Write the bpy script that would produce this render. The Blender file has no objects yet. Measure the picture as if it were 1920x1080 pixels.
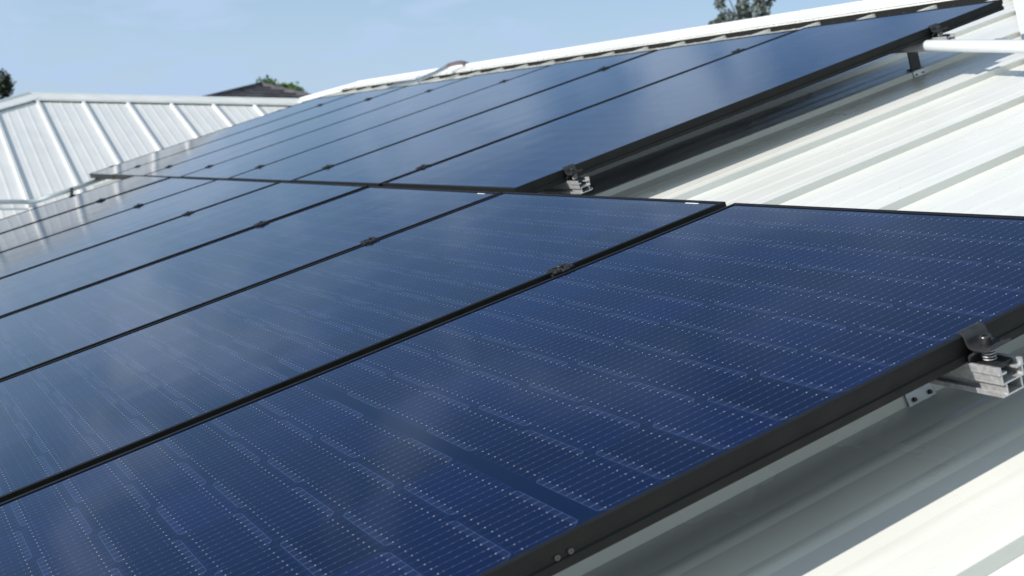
import bpy, bmesh, math, random
from math import radians, sin, cos, tan, pi
from mathutils import Vector, Matrix, Euler

SC = bpy.context.scene
COL = SC.collection
random.seed(7)
S = 1.06                       # one panel pitch in metres
SL = 0.3143                    # roof slope (rad)

# ------------------------------------------------------------------ camera
cam_d = bpy.data.cameras.new('camera')
cam = bpy.data.objects.new('camera', cam_d)
COL.objects.link(cam)
cam.location = (1.1462*S, -1.5291*S, 0.0769*S)
cam.rotation_euler = (radians(90 - 5.387), 0, radians(63.66))
cam_d.sensor_width = 36.0
cam_d.lens = 36.0*2502.6/1920.0
cam_d.clip_start = 0.05
cam_d.clip_end = 2000
cam_d.dof.use_dof = True
cam_d.dof.focus_distance = 2.35
cam_d.dof.aperture_fstop = 9.0
SC.camera = cam

# ------------------------------------------------------------------ light
SUN_DIR = Vector((-0.15, -1.05*cos(SL) - sin(SL), cos(SL) - 1.05*sin(SL))).normalized()
SUN_EL = math.asin(SUN_DIR.z)
SUN_AZ = math.atan2(SUN_DIR.x, SUN_DIR.y)      # clockwise from +Y
sun_d = bpy.data.lights.new('sun', 'SUN')
sun = bpy.data.objects.new('sun', sun_d)
COL.objects.link(sun)
sun.location = SUN_DIR*30
sun.rotation_euler = (-SUN_DIR).to_track_quat('-Z', 'Y').to_euler()
sun_d.energy = 4.75
sun_d.angle = radians(0.5)
sun_d.color = (1.0, 0.95, 0.87)

W = bpy.data.worlds.new('World')
SC.world = W
W.use_nodes = True
nt = W.node_tree
nt.nodes.clear()


def N(tree, typ, **kw):
    n = tree.nodes.new(typ)
    for k, v in kw.items():
        setattr(n, k, v)
    return n


wo = N(nt, 'ShaderNodeOutputWorld')
bg = N(nt, 'ShaderNodeBackground')
sky = N(nt, 'ShaderNodeTexSky', sky_type='NISHITA', sun_disc=False)
sky.sun_elevation = SUN_EL
sky.sun_rotation = SUN_AZ
sky.air_density = 1.0
sky.dust_density = 0.3
sky.ozone_density = 3.5
tc = N(nt, 'ShaderNodeTexCoord')
sx = N(nt, 'ShaderNodeSeparateXYZ')
nt.links.new(tc.outputs['Generated'], sx.inputs[0])
zz = N(nt, 'ShaderNodeMath', operation='MAXIMUM')
nt.links.new(sx.outputs[2], zz.inputs[0]); zz.inputs[1].default_value = 0.0
za = N(nt, 'ShaderNodeMath', operation='ADD')
nt.links.new(zz.outputs[0], za.inputs[0]); za.inputs[1].default_value = 0.16
dv = N(nt, 'ShaderNodeVectorMath', operation='DIVIDE')
nt.links.new(tc.outputs['Generated'], dv.inputs[0])
cz = N(nt, 'ShaderNodeCombineXYZ')
for i in range(3):
    nt.links.new(za.outputs[0], cz.inputs[i])
nt.links.new(cz.outputs[0], dv.inputs[1])
mp = N(nt, 'ShaderNodeMapping')
mp.inputs['Scale'].default_value = (1.0, 1.5, 1.0)
mp.inputs['Rotation'].default_value = (0, 0, 0.5)
mp.inputs['Location'].default_value = (0.4, 0.9, 0)
nt.links.new(dv.outputs[0], mp.inputs[0])
nz = N(nt, 'ShaderNodeTexNoise')
nz.inputs['Scale'].default_value = 2.6
nz.inputs['Detail'].default_value = 7
nz.inputs['Roughness'].default_value = 0.52
nz.inputs['Distortion'].default_value = 0.6
nt.links.new(mp.outputs[0], nz.inputs['Vector'])
cr = N(nt, 'ShaderNodeValToRGB')
cr.color_ramp.elements[0].position = 0.47; cr.color_ramp.elements[0].color = (0, 0, 0, 1)
cr.color_ramp.elements[1].position = 0.63; cr.color_ramp.elements[1].color = (1, 1, 1, 1)
nt.links.new(nz.outputs['Fac'], cr.inputs[0])
# thin cloud veil: pale, bluish white, given in the sky's own (large) units
cl = N(nt, 'ShaderNodeMix', data_type='RGBA')
cm = N(nt, 'ShaderNodeMath', operation='MULTIPLY_ADD')
nt.links.new(cr.outputs[0], cm.inputs[0]); nf = N(nt, 'ShaderNodeMapRange')
nf.inputs[1].default_value = 0.08; nf.inputs[2].default_value = 0.24
nf.inputs[3].default_value = 0.36; nf.inputs[4].default_value = 1.0
nt.links.new(sx.outputs[2], nf.inputs[0])
nf2 = N(nt, 'ShaderNodeMapRange', interpolation_type='SMOOTHSTEP')
nf2.inputs[1].default_value = 0.30; nf2.inputs[2].default_value = 0.52
nf2.inputs[3].default_value = 1.0; nf2.inputs[4].default_value = 0.10
nt.links.new(sx.outputs[2], nf2.inputs[0])
nfm = N(nt, 'ShaderNodeMath', operation='MULTIPLY')
nt.links.new(nf.outputs[0], nfm.inputs[0]); nt.links.new(nf2.outputs[0], nfm.inputs[1])
nt.links.new(nfm.outputs[0], cm.inputs[1])
ve = N(nt, 'ShaderNodeMapRange', interpolation_type='SMOOTHSTEP')
ve.inputs[1].default_value = 0.02; ve.inputs[2].default_value = 0.26
ve.inputs[3].default_value = 0.80; ve.inputs[4].default_value = 0.0
nt.links.new(sx.outputs[2], ve.inputs[0])
nt.links.new(ve.outputs[0], cm.inputs[2])
nt.links.new(cm.outputs[0], cl.inputs['Factor'])
nt.links.new(sky.outputs[0], cl.inputs[6])
cl.inputs[7].default_value = (3.50, 4.65, 6.30, 1)
# unseen bright sky patch added behind the right shoulder to fill the roof shade
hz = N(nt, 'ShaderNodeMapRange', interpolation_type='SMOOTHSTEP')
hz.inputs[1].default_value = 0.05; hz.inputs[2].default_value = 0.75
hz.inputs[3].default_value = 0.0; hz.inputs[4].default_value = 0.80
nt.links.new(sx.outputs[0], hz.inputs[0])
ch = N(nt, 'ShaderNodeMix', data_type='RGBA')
sky_fill_z = N(nt, 'ShaderNodeMapRange', interpolation_type='SMOOTHSTEP')
sky_fill_z.inputs[1].default_value = 0.05; sky_fill_z.inputs[2].default_value = 0.55
sky_fill_z.inputs[3].default_value = 0.25; sky_fill_z.inputs[4].default_value = 1.0
nt.links.new(sx.outputs[2], sky_fill_z.inputs[0])
sky_fill_m = N(nt, 'ShaderNodeMath', operation='MULTIPLY')
nt.links.new(hz.outputs[0], sky_fill_m.inputs[0]); nt.links.new(sky_fill_z.outputs[0], sky_fill_m.inputs[1])
nt.links.new(sky_fill_m.outputs[0], ch.inputs['Factor'])
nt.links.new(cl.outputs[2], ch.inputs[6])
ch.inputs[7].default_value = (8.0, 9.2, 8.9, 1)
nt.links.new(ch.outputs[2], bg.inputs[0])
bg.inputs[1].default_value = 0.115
nt.links.new(bg.outputs[0], wo.inputs[0])

SC.view_settings.view_transform = 'Standard'
SC.view_settings.look = 'None'
SC.view_settings.exposure = 0.22
SC.view_settings.gamma = 1.0
SC.render.engine = 'CYCLES'
SC.cycles.max_bounces = 6

# ------------------------------------------------------------------ helpers
def tag(o, label=None, cat=None, group=None, kind=None):
    if label: o['label'] = label
    if cat: o['category'] = cat
    if group: o['group'] = group
    if kind: o['kind'] = kind
    return o


def empty(name, loc=(0, 0, 0), rot=(0, 0, 0)):
    o = bpy.data.objects.new(name, None)
    o.empty_display_size = 0.1
    o.location = loc
    o.rotation_euler = rot
    COL.objects.link(o)
    return o


def mesh_obj(name, bm, mat, parent=None, smooth=False, bevel=0, solid=0, autosmooth=None):
    me = bpy.data.meshes.new(name)
    bm.normal_update()
    bm.to_mesh(me)
    bm.free()
    me.materials.append(mat)
    if smooth:
        for p in me.polygons:
            p.use_smooth = True
    o = bpy.data.objects.new(name, me)
    COL.objects.link(o)
    if parent:
        o.parent = parent
    if solid:
        m = o.modifiers.new('solid', 'SOLIDIFY'); m.thickness = solid; m.offset = -1
    if bevel:
        m = o.modifiers.new('bevel', 'BEVEL'); m.width = bevel; m.segments = 2
        m.limit_method = 'ANGLE'; m.angle_limit = radians(35)
        m.harden_normals = False
    return o


def box(bm, c0, c1):
    x0, y0, z0 = c0; x1, y1, z1 = c1
    v = [bm.verts.new(p) for p in ((x0, y0, z0), (x1, y0, z0), (x1, y1, z0), (x0, y1, z0),
                                   (x0, y0, z1), (x1, y0, z1), (x1, y1, z1), (x0, y1, z1))]
    for f in ((0, 3, 2, 1), (4, 5, 6, 7), (0, 1, 5, 4), (1, 2, 6, 5), (2, 3, 7, 6), (3, 0, 4, 7)):
        bm.faces.new([v[i] for i in f])


def prism(bm, poly, axis, lo, hi):
    """closed polygon extruded along an axis; poly in the other two axes."""
    def P(p, t):
        if axis == 'x': return (t, p[0], p[1])
        if axis == 'y': return (p[0], t, p[1])
        return (p[0], p[1], t)
    a = [bm.verts.new(P(p, lo)) for p in poly]
    b = [bm.verts.new(P(p, hi)) for p in poly]
    n = len(poly)
    bm.faces.new(a); bm.faces.new(b[::-1])
    for i in range(n):
        bm.faces.new((a[i], b[i], b[(i+1) % n], a[(i+1) % n]))
    bmesh.ops.recalc_face_normals(bm, faces=bm.faces[:])


def ribbon(pts, t):
    """polyline -> closed polygon of thickness t (2D)."""
    L = []; R = []
    n = len(pts)
    for i, p in enumerate(pts):
        a = pts[max(0, i-1)]; b = pts[min(n-1, i+1)]
        d = Vector((b[0]-a[0], b[1]-a[1])).normalized()
        nn = Vector((-d.y, d.x))*(t/2)
        L.append((p[0]+nn.x, p[1]+nn.y)); R.append((p[0]-nn.x, p[1]-nn.y))
    return L + R[::-1]


def smooth_poly(pts, it=2):
    for _ in range(it):
        q = [pts[0]]
        for a, b in zip(pts, pts[1:]):
            a = Vector(a); b = Vector(b)
            q += [tuple(a*.75+b*.25), tuple(a*.25+b*.75)]
        q.append(pts[-1])
        pts = q
    return pts


def tube(bm, pts, r, seg=12, cap=True):
    pts = [Vector(p) for p in pts]
    rings = []
    up = None
    for i, p in enumerate(pts):
        d = (pts[min(len(pts)-1, i+1)] - pts[max(0, i-1)]).normalized()
        if up is None:
            up = Vector((0, 0, 1)) if abs(d.z) < .9 else Vector((1, 0, 0))
        s = d.cross(up).normalized(); up = s.cross(d).normalized()
        rr = r[i] if isinstance(r, (list, tuple)) else r
        rings.append([bm.verts.new(p + (s*cos(2*pi*k/seg) + up*sin(2*pi*k/seg))*rr) for k in range(seg)])
    for A, B in zip(rings, rings[1:]):
        for k in range(seg):
            bm.faces.new((A[k], A[(k+1) % seg], B[(k+1) % seg], B[k]))
    if cap:
        bm.faces.new(rings[0][::-1]); bm.faces.new(rings[-1])


def cyl(bm, c, r, z0, z1, seg=24, r2=None):
    r2 = r if r2 is None else r2
    a = [bm.verts.new((c[0]+r*cos(2*pi*k/seg), c[1]+r*sin(2*pi*k/seg), z0)) for k in range(seg)]
    b = [bm.verts.new((c[0]+r2*cos(2*pi*k/seg), c[1]+r2*sin(2*pi*k/seg), z1)) for k in range(seg)]
    bm.faces.new(a[::-1]); bm.faces.new(b)
    for k in range(seg):
        bm.faces.new((a[k], a[(k+1) % seg], b[(k+1) % seg], b[k]))


def socket_bolt(bm, c, z0, r=.0068, h=.008, shank=.0):
    """socket-head screw with a real hexagonal recess."""
    seg = 24
    def ring(rad, z, n=seg, rot=0):
        return [bm.verts.new((c[0]+rad*cos(2*pi*k/n+rot), c[1]+rad*sin(2*pi*k/n+rot), z)) for k in range(n)]
    def skin(A, B):
        n = len(A)
        for k in range(n):
            bm.faces.new((A[k], A[(k+1) % n], B[(k+1) % n], B[k]))
    A = ring(r, z0); B = ring(r, z0+h*.88); Cc = ring(r*.88, z0+h)
    bm.faces.new(A[::-1]); skin(A, B); skin(B, Cc)
    # hexagon sampled with seg points
    def hexring(rad, z):
        out = []
        for k in range(seg):
            t = 2*pi*k/seg
            m = (t % (pi/3)) - pi/6
            rr = rad*cos(pi/6)/cos(m)
            out.append(bm.verts.new((c[0]+rr*cos(t), c[1]+rr*sin(t), z)))
        return out
    H1 = hexring(r*.55, z0+h); H2 = hexring(r*.53, z0+h*.4)
    skin(Cc, H1); skin(H1, H2); bm.faces.new(H2)
    if shank:
        cyl(bm, c, r*.6, z0-shank, z0-.0002, 16)


def R(a, b, n):
    """roof coordinates in panel pitches (a away to the left, b up the slope, n out) -> world metres."""
    return Vector((-a*S, (b*cos(SL) - n*sin(SL))*S, (b*sin(SL) + n*cos(SL))*S))


ROT = (SL, 0, 0)

# ------------------------------------------------------------------ materials
def mat(name):
    m = bpy.data.materials.new(name)
    m.use_nodes = True
    t = m.node_tree
    return m, t, t.nodes['Principled BSDF']


def plain(name, col, rough=.5, metal=0, spec=.5, noise=0, nscale=40, coat=0):
    m, t, p = mat(name)
    p.inputs['Base Color'].default_value = (*col, 1)
    p.inputs['Roughness'].default_value = rough
    p.inputs['Metallic'].default_value = metal
    p.inputs['Specular IOR Level'].default_value = spec
    if coat:
        p.inputs['Coat Weight'].default_value = coat
    if noise:
        c = N(t, 'ShaderNodeTexCoord')
        z = N(t, 'ShaderNodeTexNoise'); z.inputs['Scale'].default_value = nscale; z.inputs['Detail'].default_value = 5
        t.links.new(c.outputs['Object'], z.inputs['Vector'])
        r = N(t, 'ShaderNodeMapRange')
        r.inputs[1].default_value = .3; r.inputs[2].default_value = .7
        r.inputs[3].default_value = 1-noise; r.inputs[4].default_value = 1+noise
        t.links.new(z.outputs['Fac'], r.inputs[0])
        mx = N(t, 'ShaderNodeVectorMath', operation='SCALE')
        mx.inputs[0].default_value = col
        t.links.new(r.outputs[0], mx.inputs['Scale'])
        t.links.new(mx.outputs[0], p.inputs['Base Color'])
        r2 = N(t, 'ShaderNodeMapRange')
        r2.inputs[1].default_value = .3; r2.inputs[2].default_value = .7
        r2.inputs[3].default_value = max(.02, rough*(1-noise)); r2.inputs[4].default_value = min(1, rough*(1+noise))
        t.links.new(z.outputs['Fac'], r2.inputs[0])
        t.links.new(r2.outputs[0], p.inputs['Roughness'])
    return m


class G:
    """tiny math-node expression helper."""
    def __init__(s, t, sock): s.t = t; s.s = sock
    def op(s, o, *args, clamp=False):
        n = s.t.nodes.new('ShaderNodeMath'); n.operation = o; n.use_clamp = clamp
        for i, a in enumerate((s,)+args):
            if isinstance(a, G): s.t.links.new(a.s, n.inputs[i])
            else: n.inputs[i].default_value = a
        return G(s.t, n.outputs[0])
    def __add__(s, o): return s.op('ADD', o)
    def __sub__(s, o): return s.op('SUBTRACT', o)
    def __mul__(s, o): return s.op('MULTIPLY', o)
    def __truediv__(s, o): return s.op('DIVIDE', o)
    def lt(s, o): return s.op('LESS_THAN', o)
    def gt(s, o): return s.op('GREATER_THAN', o)
    def floor(s): return s.op('FLOOR')
    def abs(s): return s.op('ABSOLUTE')
    def mod(s, o): return s.op('FLOORED_MODULO', o)
    def mx(s, o): return s.op('MAXIMUM', o)
    def mn(s, o): return s.op('MINIMUM', o)
    def rsub(s, v):
        n = s.t.nodes.new('ShaderNodeMath'); n.operation = 'SUBTRACT'
        n.inputs[0].default_value = v; s.t.links.new(s.s, n.inputs[1])
        return G(s.t, n.outputs[0])


PW, PL, PH = 1.034, 1.930, 0.0350           # panel width, length, frame depth


def cell_material():
    m, t, p = mat('solar_cells_under_glass')
    c = N(t, 'ShaderNodeTexCoord')
    s = N(t, 'ShaderNodeSeparateXYZ')
    t.links.new(c.outputs['Object'], s.inputs[0])
    x = G(t, s.outputs[0]); y = G(t, s.outputs[1])
    px, ph, strip = .1685, .08522, .022
    xs = x + 3*px
    col = (xs/px).floor()
    fx = xs - col*px
    inx = (x.abs()).lt(3*px)
    yc = (y - PL/2)
    half = yc.gt(0.0)
    ya = yc.abs() - strip/2
    row = (ya/ph).floor()
    fy = ya - row*ph
    iny = ya.gt(0.0)*ya.lt(11*ph)
    dx = (fx - px/2).abs()
    dyv = fy - ph/2
    dy = dyv.abs()
    par = (col.abs()).mod(2.0)
    tt = par*fy + par.rsub(1.0)*(fy.rsub(ph))        # distance from the chamfered long edge
    ex = dx.rsub(.0830); ey = dy.rsub(.0415)
    cham = (ex + tt - .0012 - .0110)                 # > 0 inside
    edge = ex.mn(ey).mn(cham*.7)
    incell = edge.gt(0.0)*inx*iny
    outline = edge.lt(.0008)*incell*(tt.lt(.019)*.75 + .25)
    fin = tt.lt(.0100)*incell
    bp = .01844
    bx = ((fx - .00125)/bp)
    bl = bx.floor()
    bd = ((bx - bl) - .5).abs()*bp                   # distance from the busbar
    line = bd.lt(.00028)
    e = ey
    dash = bd.lt(.00055)*tt.lt(.0105)
    def dot(pos, r):
        q = (e - pos)
        return ((q*q) + (bd*bd)).lt(r*r)
    big = dot(.0105, .00085)
    small = dot(.0170, .00062).mx(dot(.0285, .00045)).mx(dot(.0405, .00045))
    # colours
    wn = N(t, 'ShaderNodeTexWhiteNoise', noise_dimensions='3D')
    cv = N(t, 'ShaderNodeCombineXYZ')
    t.links.new(col.s, cv.inputs[0]); t.links.new((row + half*40).s, cv.inputs[1])
    oi = N(t, 'ShaderNodeObjectInfo')
    t.links.new(oi.outputs['Random'], cv.inputs[2])
    t.links.new(cv.outputs[0], wn.inputs[0])
    cellmix = N(t, 'ShaderNodeMix', data_type='RGBA')
    cellmix.inputs[6].default_value = (0.0006, 0.0050, 0.027, 1)
    cellmix.inputs[7].default_value = (0.0019, 0.0078, 0.046, 1)
    t.links.new(wn.outputs[0], cellmix.inputs[0])
    def over(prev, fac, colr):
        mx = N(t, 'ShaderNodeMix', data_type='RGBA')
        t.links.new(fac.s, mx.inputs[0])
        if isinstance(prev, tuple): mx.inputs[6].default_value = prev
        else: t.links.new(prev, mx.inputs[6])
        if isinstance(colr, tuple): mx.inputs[7].default_value = colr
        else: t.links.new(colr, mx.inputs[7])
        return mx.outputs[2]
    o = over((.0009, .0062, .031, 1), incell, cellmix.outputs[2])
    o = over(o, fin*.12, (.045, .070, .160, 1))
    o = over(o, outline*.50, (.055, .09, .20, 1))
    o = over(o, line*incell*.52, (.10, .13, .24, 1))
    o = over(o, dash*incell*.40, (.16, .20, .36, 1))
    o = over(o, small*incell*.8, (.35, .36, .45, 1))
    o = over(o, big*incell*.75, (.70, .70, .70, 1))
    dn = N(t, 'ShaderNodeTexNoise'); dn.inputs['Scale'].default_value = 2.3; dn.inputs['Detail'].default_value = 8
    dn.inputs['Roughness'].default_value = .65
    dm = N(t, 'ShaderNodeMapping'); dm.inputs['Scale'].default_value = (1, .45, 1)
    t.links.new(oi.outputs['Random'], dm.inputs['Location'])
    t.links.new(c.outputs['Object'], dm.inputs[0]); t.links.new(dm.outputs[0], dn.inputs['Vector'])
    dr = N(t, 'ShaderNodeMapRange'); dr.inputs[1].default_value = .45; dr.inputs[2].default_value = .75
    dr.inputs[3].default_value = .0; dr.inputs[4].default_value = .006
    t.links.new(dn.outputs['Fac'], dr.inputs[0])
    o = over(o, G(t, dr.outputs[0]), (.34, .33, .31, 1))
    sv = N(t, 'ShaderNodeTexVoronoi'); sv.inputs['Scale'].default_value = 26
    t.links.new(dm.outputs[0], sv.inputs['Vector'])
    sw = N(t, 'ShaderNodeTexWhiteNoise', noise_dimensions='3D')
    t.links.new(sv.outputs['Position'], sw.inputs[0])
    spk = G(t, sv.outputs['Distance']).lt((G(t, sw.outputs[0]) - .72)*.10)
    o = over(o, spk*.18, (.30, .30, .30, 1))
    t.links.new(o, p.inputs['Base Color'])
    wb = N(t, 'ShaderNodeTexNoise'); wb.inputs['Scale'].default_value = 5; wb.inputs['Detail'].default_value = 1
    t.links.new(dm.outputs[0], wb.inputs['Vector'])
    wp = N(t, 'ShaderNodeBump'); wp.inputs['Strength'].default_value = .06; wp.inputs['Distance'].default_value = .01
    t.links.new(wb.outputs['Fac'], wp.inputs['Height'])
    t.links.new(wp.outputs[0], p.inputs['Coat Normal'])
    p.inputs['Roughness'].default_value = .45
    p.inputs['Specular IOR Level'].default_value = 0.0
    p.inputs['Coat Weight'].default_value = 1.0
    p.inputs['Coat IOR'].default_value = 1.30
    # dust film makes the glass gloss a little uneven
    nz = N(t, 'ShaderNodeTexNoise'); nz.inputs['Scale'].default_value = 3.0; nz.inputs['Detail'].default_value = 6
    t.links.new(c.outputs['Object'], nz.inputs['Vector'])
    mr = N(t, 'ShaderNodeMapRange'); mr.inputs[1].default_value = .3; mr.inputs[2].default_value = .7
    mr.inputs[3].default_value = .060; mr.inputs[4].default_value = .105
    t.links.new(nz.outputs['Fac'], mr.inputs[0])
    t.links.new(mr.outputs[0], p.inputs['Coat Roughness'])
    return m


def roof_material(name, col, rough, axis=1):
    """off-white painted steel sheet: faint dust streaks down the slope and a few specks."""
    m, t, p = mat(name)
    c = N(t, 'ShaderNodeTexCoord')
    mp = N(t, 'ShaderNodeMapping')
    mp.inputs['Scale'].default_value = (14, .7, 14) if axis == 1 else (.7, 14, 14)
    t.links.new(c.outputs['Object'], mp.inputs[0])
    z = N(t, 'ShaderNodeTexNoise'); z.inputs['Scale'].default_value = 1.0; z.inputs['Detail'].default_value = 6
    t.links.new(mp.outputs[0], z.inputs['Vector'])
    z2 = N(t, 'ShaderNodeTexNoise'); z2.inputs['Scale'].default_value = 2.2; z2.inputs['Detail'].default_value = 8
    t.links.new(c.outputs['Object'], z2.inputs['Vector'])
    ad = G(t, z.outputs['Fac'])*.6 + G(t, z2.outputs['Fac'])*.4
    mr = N(t, 'ShaderNodeMapRange'); mr.inputs[1].default_value = .32; mr.inputs[2].default_value = .68
    mr.inputs[3].default_value = .93; mr.inputs[4].default_value = 1.03
    t.links.new(ad.s, mr.inputs[0])
    sc = N(t, 'ShaderNodeVectorMath', operation='SCALE'); sc.inputs[0].default_value = col
    t.links.new(mr.outputs[0], sc.inputs['Scale'])
    # specks of grit
    v = N(t, 'ShaderNodeTexVoronoi'); v.inputs['Scale'].default_value = 11
    t.links.new(c.outputs['Object'], v.inputs['Vector'])
    wn = N(t, 'ShaderNodeTexWhiteNoise', noise_dimensions='3D')
    t.links.new(v.outputs['Position'], wn.inputs[0])
    r = (G(t, wn.outputs[0]) - .62)*.085
    sp = G(t, v.outputs['Distance']).lt(r)
    mx = N(t, 'ShaderNodeMix', data_type='RGBA')
    t.links.new((sp*.75).s, mx.inputs[0]); t.links.new(sc.outputs[0], mx.inputs[6])
    mx.inputs[7].default_value = (.10, .075, .05, 1)
    t.links.new(mx.outputs[2], p.inputs['Base Color'])
    rr = N(t, 'ShaderNodeMapRange'); rr.inputs[1].default_value = .3; rr.inputs[2].default_value = .7
    rr.inputs[3].default_value = rough*.93; rr.inputs[4].default_value = rough*1.08
    t.links.new(z2.outputs['Fac'], rr.inputs[0])
    t.links.new(rr.outputs[0], p.inputs['Roughness'])
    # very slight oil-canning of the thin sheet
    bp = N(t, 'ShaderNodeBump'); bp.inputs['Strength'].default_value = .03; bp.inputs['Distance'].default_value = .01
    t.links.new(z2.outputs['Fac'], bp.inputs['Height'])
    t.links.new(bp.outputs[0], p.inputs['Normal'])
    return m


M_CELL = cell_material()
M_FRAME = plain('black_anodised_frame', (.0085, .0088, .0088), .60, 0, .25, .22, 25)
def add_scuffs(m, scale, lim, colr, fac):
    """sparse small pale scuffs mixed over a material's colour."""
    t = m.node_tree; p = t.nodes['Principled BSDF']
    src = p.inputs['Base Color'].links[0].from_socket
    c = N(t, 'ShaderNodeTexCoord'); mpp = N(t, 'ShaderNodeMapping'); mpp.inputs['Scale'].default_value = (1, .45, 1)
    t.links.new(c.outputs['Object'], mpp.inputs[0])
    v = N(t, 'ShaderNodeTexVoronoi'); v.inputs['Scale'].default_value = scale
    t.links.new(mpp.outputs[0], v.inputs['Vector'])
    w = N(t, 'ShaderNodeTexWhiteNoise', noise_dimensions='3D'); t.links.new(v.outputs['Position'], w.inputs[0])
    k = G(t, v.outputs['Distance']).lt((G(t, w.outputs[0]) - lim)*.16)*fac
    mx = N(t, 'ShaderNodeMix', data_type='RGBA')
    t.links.new(k.s, mx.inputs[0]); t.links.new(src, mx.inputs[6]); mx.inputs[7].default_value = (*colr, 1)
    t.links.new(mx.outputs[2], p.inputs['Base Color'])
add_scuffs(M_FRAME, 60, .78, (.16, .16, .15), .7)
M_CLAMP = plain('dark_grey_clamp_metal', (.030, .031, .034), .50, .2, .5, .25, 60)
M_BOLT = plain('dark_bolt_steel', (.060, .060, .062), .30, .6, .5, .2, 90)
M_ALU = plain('raw_aluminium', (.50, .50, .51), .46, .6, .5, .16, 160)
M_GALV = plain('galvanised_bracket', (.46, .48, .50), .40, .7, .5, .2, 45)
M_POST = plain('shade_toned_post', (.05, .05, .052), .5, .2, .4, .2, 40)  # shade on the uprights is put into this dark colour
M_BLACK = plain('black_plastic', (.012, .012, .013), .5)
M_ROOF = roof_material('off_white_roof_sheet', (.715, .715, .67), .27)
M_WING = roof_material('off_white_wing_sheet', (.77, .77, .745), .34, 0)
M_CAP = plain('off_white_ridge_capping', (.78, .78, .75), .34, 0, .5, .05, 6)
M_WALL = plain('cream_render_wall', (.55, .51, .44), .85, 0, .3, .1, 12)
M_PVC = plain('white_plastic_pipe', (.56, .59, .62), .30, 0, .5, .05, 9)
M_GREY = plain('grey_plastic_conduit', (.33, .38, .41), .38, 0, .5, .08, 12)
M_RED = plain('faded_orange_conduit_bend', (.36, .24, .25), .45, 0, .5, .1, 12)
M_STICK = plain('white_sticker_paper', (.72, .73, .74), .6)
M_SCREW = plain('screw_steel', (.11, .11, .11), .35, .8, .5, .2, 200)

# ------------------------------------------------------------------ ground
def ground_mat():
    m, t, p = mat('dry_lawn')
    c = N(t, 'ShaderNodeTexCoord')
    z = N(t, 'ShaderNodeTexNoise'); z.inputs['Scale'].default_value = .35; z.inputs['Detail'].default_value = 9
    t.links.new(c.outputs['Object'], z.inputs['Vector'])
    r = N(t, 'ShaderNodeValToRGB')
    r.color_ramp.elements[0].color = (.045, .07, .022, 1); r.color_ramp.elements[0].position = .35
    r.color_ramp.elements[1].color = (.15, .13, .07, 1); r.color_ramp.elements[1].position = .7
    t.links.new(z.outputs['Fac'], r.inputs[0]); t.links.new(r.outputs[0], p.inputs['Base Color'])
    p.inputs['Roughness'].default_value = .95
    return m


GZ = -3.55
bm = bmesh.new()
g = 700
bm.faces.new([bm.verts.new(q) for q in ((-g, -g, GZ), (g, -g, GZ), (g, g, GZ), (-g, g, GZ))])
tag(mesh_obj('ground', bm, ground_mat()), kind='structure')

# ------------------------------------------------------------------ house roofs (L-shaped hip roof in ribbed steel)
PAN = -0.157                    # roof pan below the panel faces (pitches)
TS = tan(SL)
RID_B = 3.10                    # ridge
PIT = .3985                     # rib pitch (in panel pitches)
RH, RRUN, RTOP = .0175, .0022, .024
EAVE_B = -2.3
RID_R, RID_L = 2.98, 11.40     # ridge ends


def profile(period_lo, period_hi, phase, period):
    """(u, height) breakpoints of the ribbed sheet between u limits; the rib's low-u top edge is at phase."""
    out = []
    k0 = math.floor((period_lo - phase)/period) - 1
    k1 = math.ceil((period_hi - phase)/period) + 1
    for k in range(k0, k1+1):
        u = phase + k*period
        out += [(u-RRUN, 0), (u, RH), (u+RTOP, RH), (u+RTOP+RRUN, 0)]
        w = period - RTOP - 2*RRUN
        s0 = u+RTOP+RRUN
        for f in (.25, .5, .75):
            cxx = s0 + w*f
            out += [(cxx-.016, 0), (cxx-.009, .0010), (cxx-.003, .0016), (cxx+.003, .0016), (cxx+.009, .0010), (cxx+.016, 0)]
    return [q for q in out if period_lo <= q[0] <= period_hi]


def sheet(us, lo, hi, place, nseg=1):
    bm = bmesh.new()
    prev = None
    for u, h in us:
        a, b = lo(u), hi(u)
        if b - a < .02:
            prev = None
            continue
        cur = [bm.verts.new(place(u, a+(b-a)*i/nseg, h)) for i in range(nseg+1)]
        if prev:
            for i in range(nseg):
                bm.faces.new((prev[i], prev[i+1], cur[i+1], cur[i]))
        prev = cur
    bmesh.ops.recalc_face_normals(bm, faces=bm.faces[:])
    return bm


house = empty('house', (0, 0, GZ))
tag(house, 'long single storey house with white ribbed steel hip roofs carrying the black solar panels', 'house')
H0 = Vector((0, 0, GZ))
HW = lambda v: v - H0          # house-local

# main slope facing the camera
def m_lo(a):                    # lower limit of b at this a
    b = EAVE_B
    if a > 9.28 + .951*EAVE_B:                       # beyond the valley foot
        b = (a - 9.28)/.951
    return b + .0
def m_hi(a):
    b = RID_B
    if a < RID_R: b = RID_B - (RID_R - a)/.951
    if a > RID_L: b = RID_B - (a - RID_L)/.951
    return b
us = profile(-2.2, 11.81, -.187, PIT)
bm = sheet(us, m_lo, m_hi, lambda u, v, h: HW(R(u, v, PAN + h)), 3)
roof = mesh_obj('roof', bm, M_ROOF, house)
# make sure normals look outwards
me = roof.data
if sum((p.normal.z*p.area for p in me.polygons)) < 0:
    me.flip_normals()
roof['label'] = 'wide white ribbed roof slope under the solar panels'

ZR = R(0, RID_B, PAN).z; YR = R(0, RID_B, PAN).y
ZE = R(0, EAVE_B, PAN).z; YE = R(0, EAVE_B, PAN).y
XRR, XRL = -RID_R*S, -RID_L*S                          # ridge ends
# wing: ridge runs along Y; slope faces +X (towards the camera)
WXR = -11.8*S; WZR = .67*S
WXE = WXR + (WZR - ZE)/TS
WY0 = -.03*S                                         # left end of the wing ridge
WY1 = R(0, 2.665, PAN).y


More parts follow.
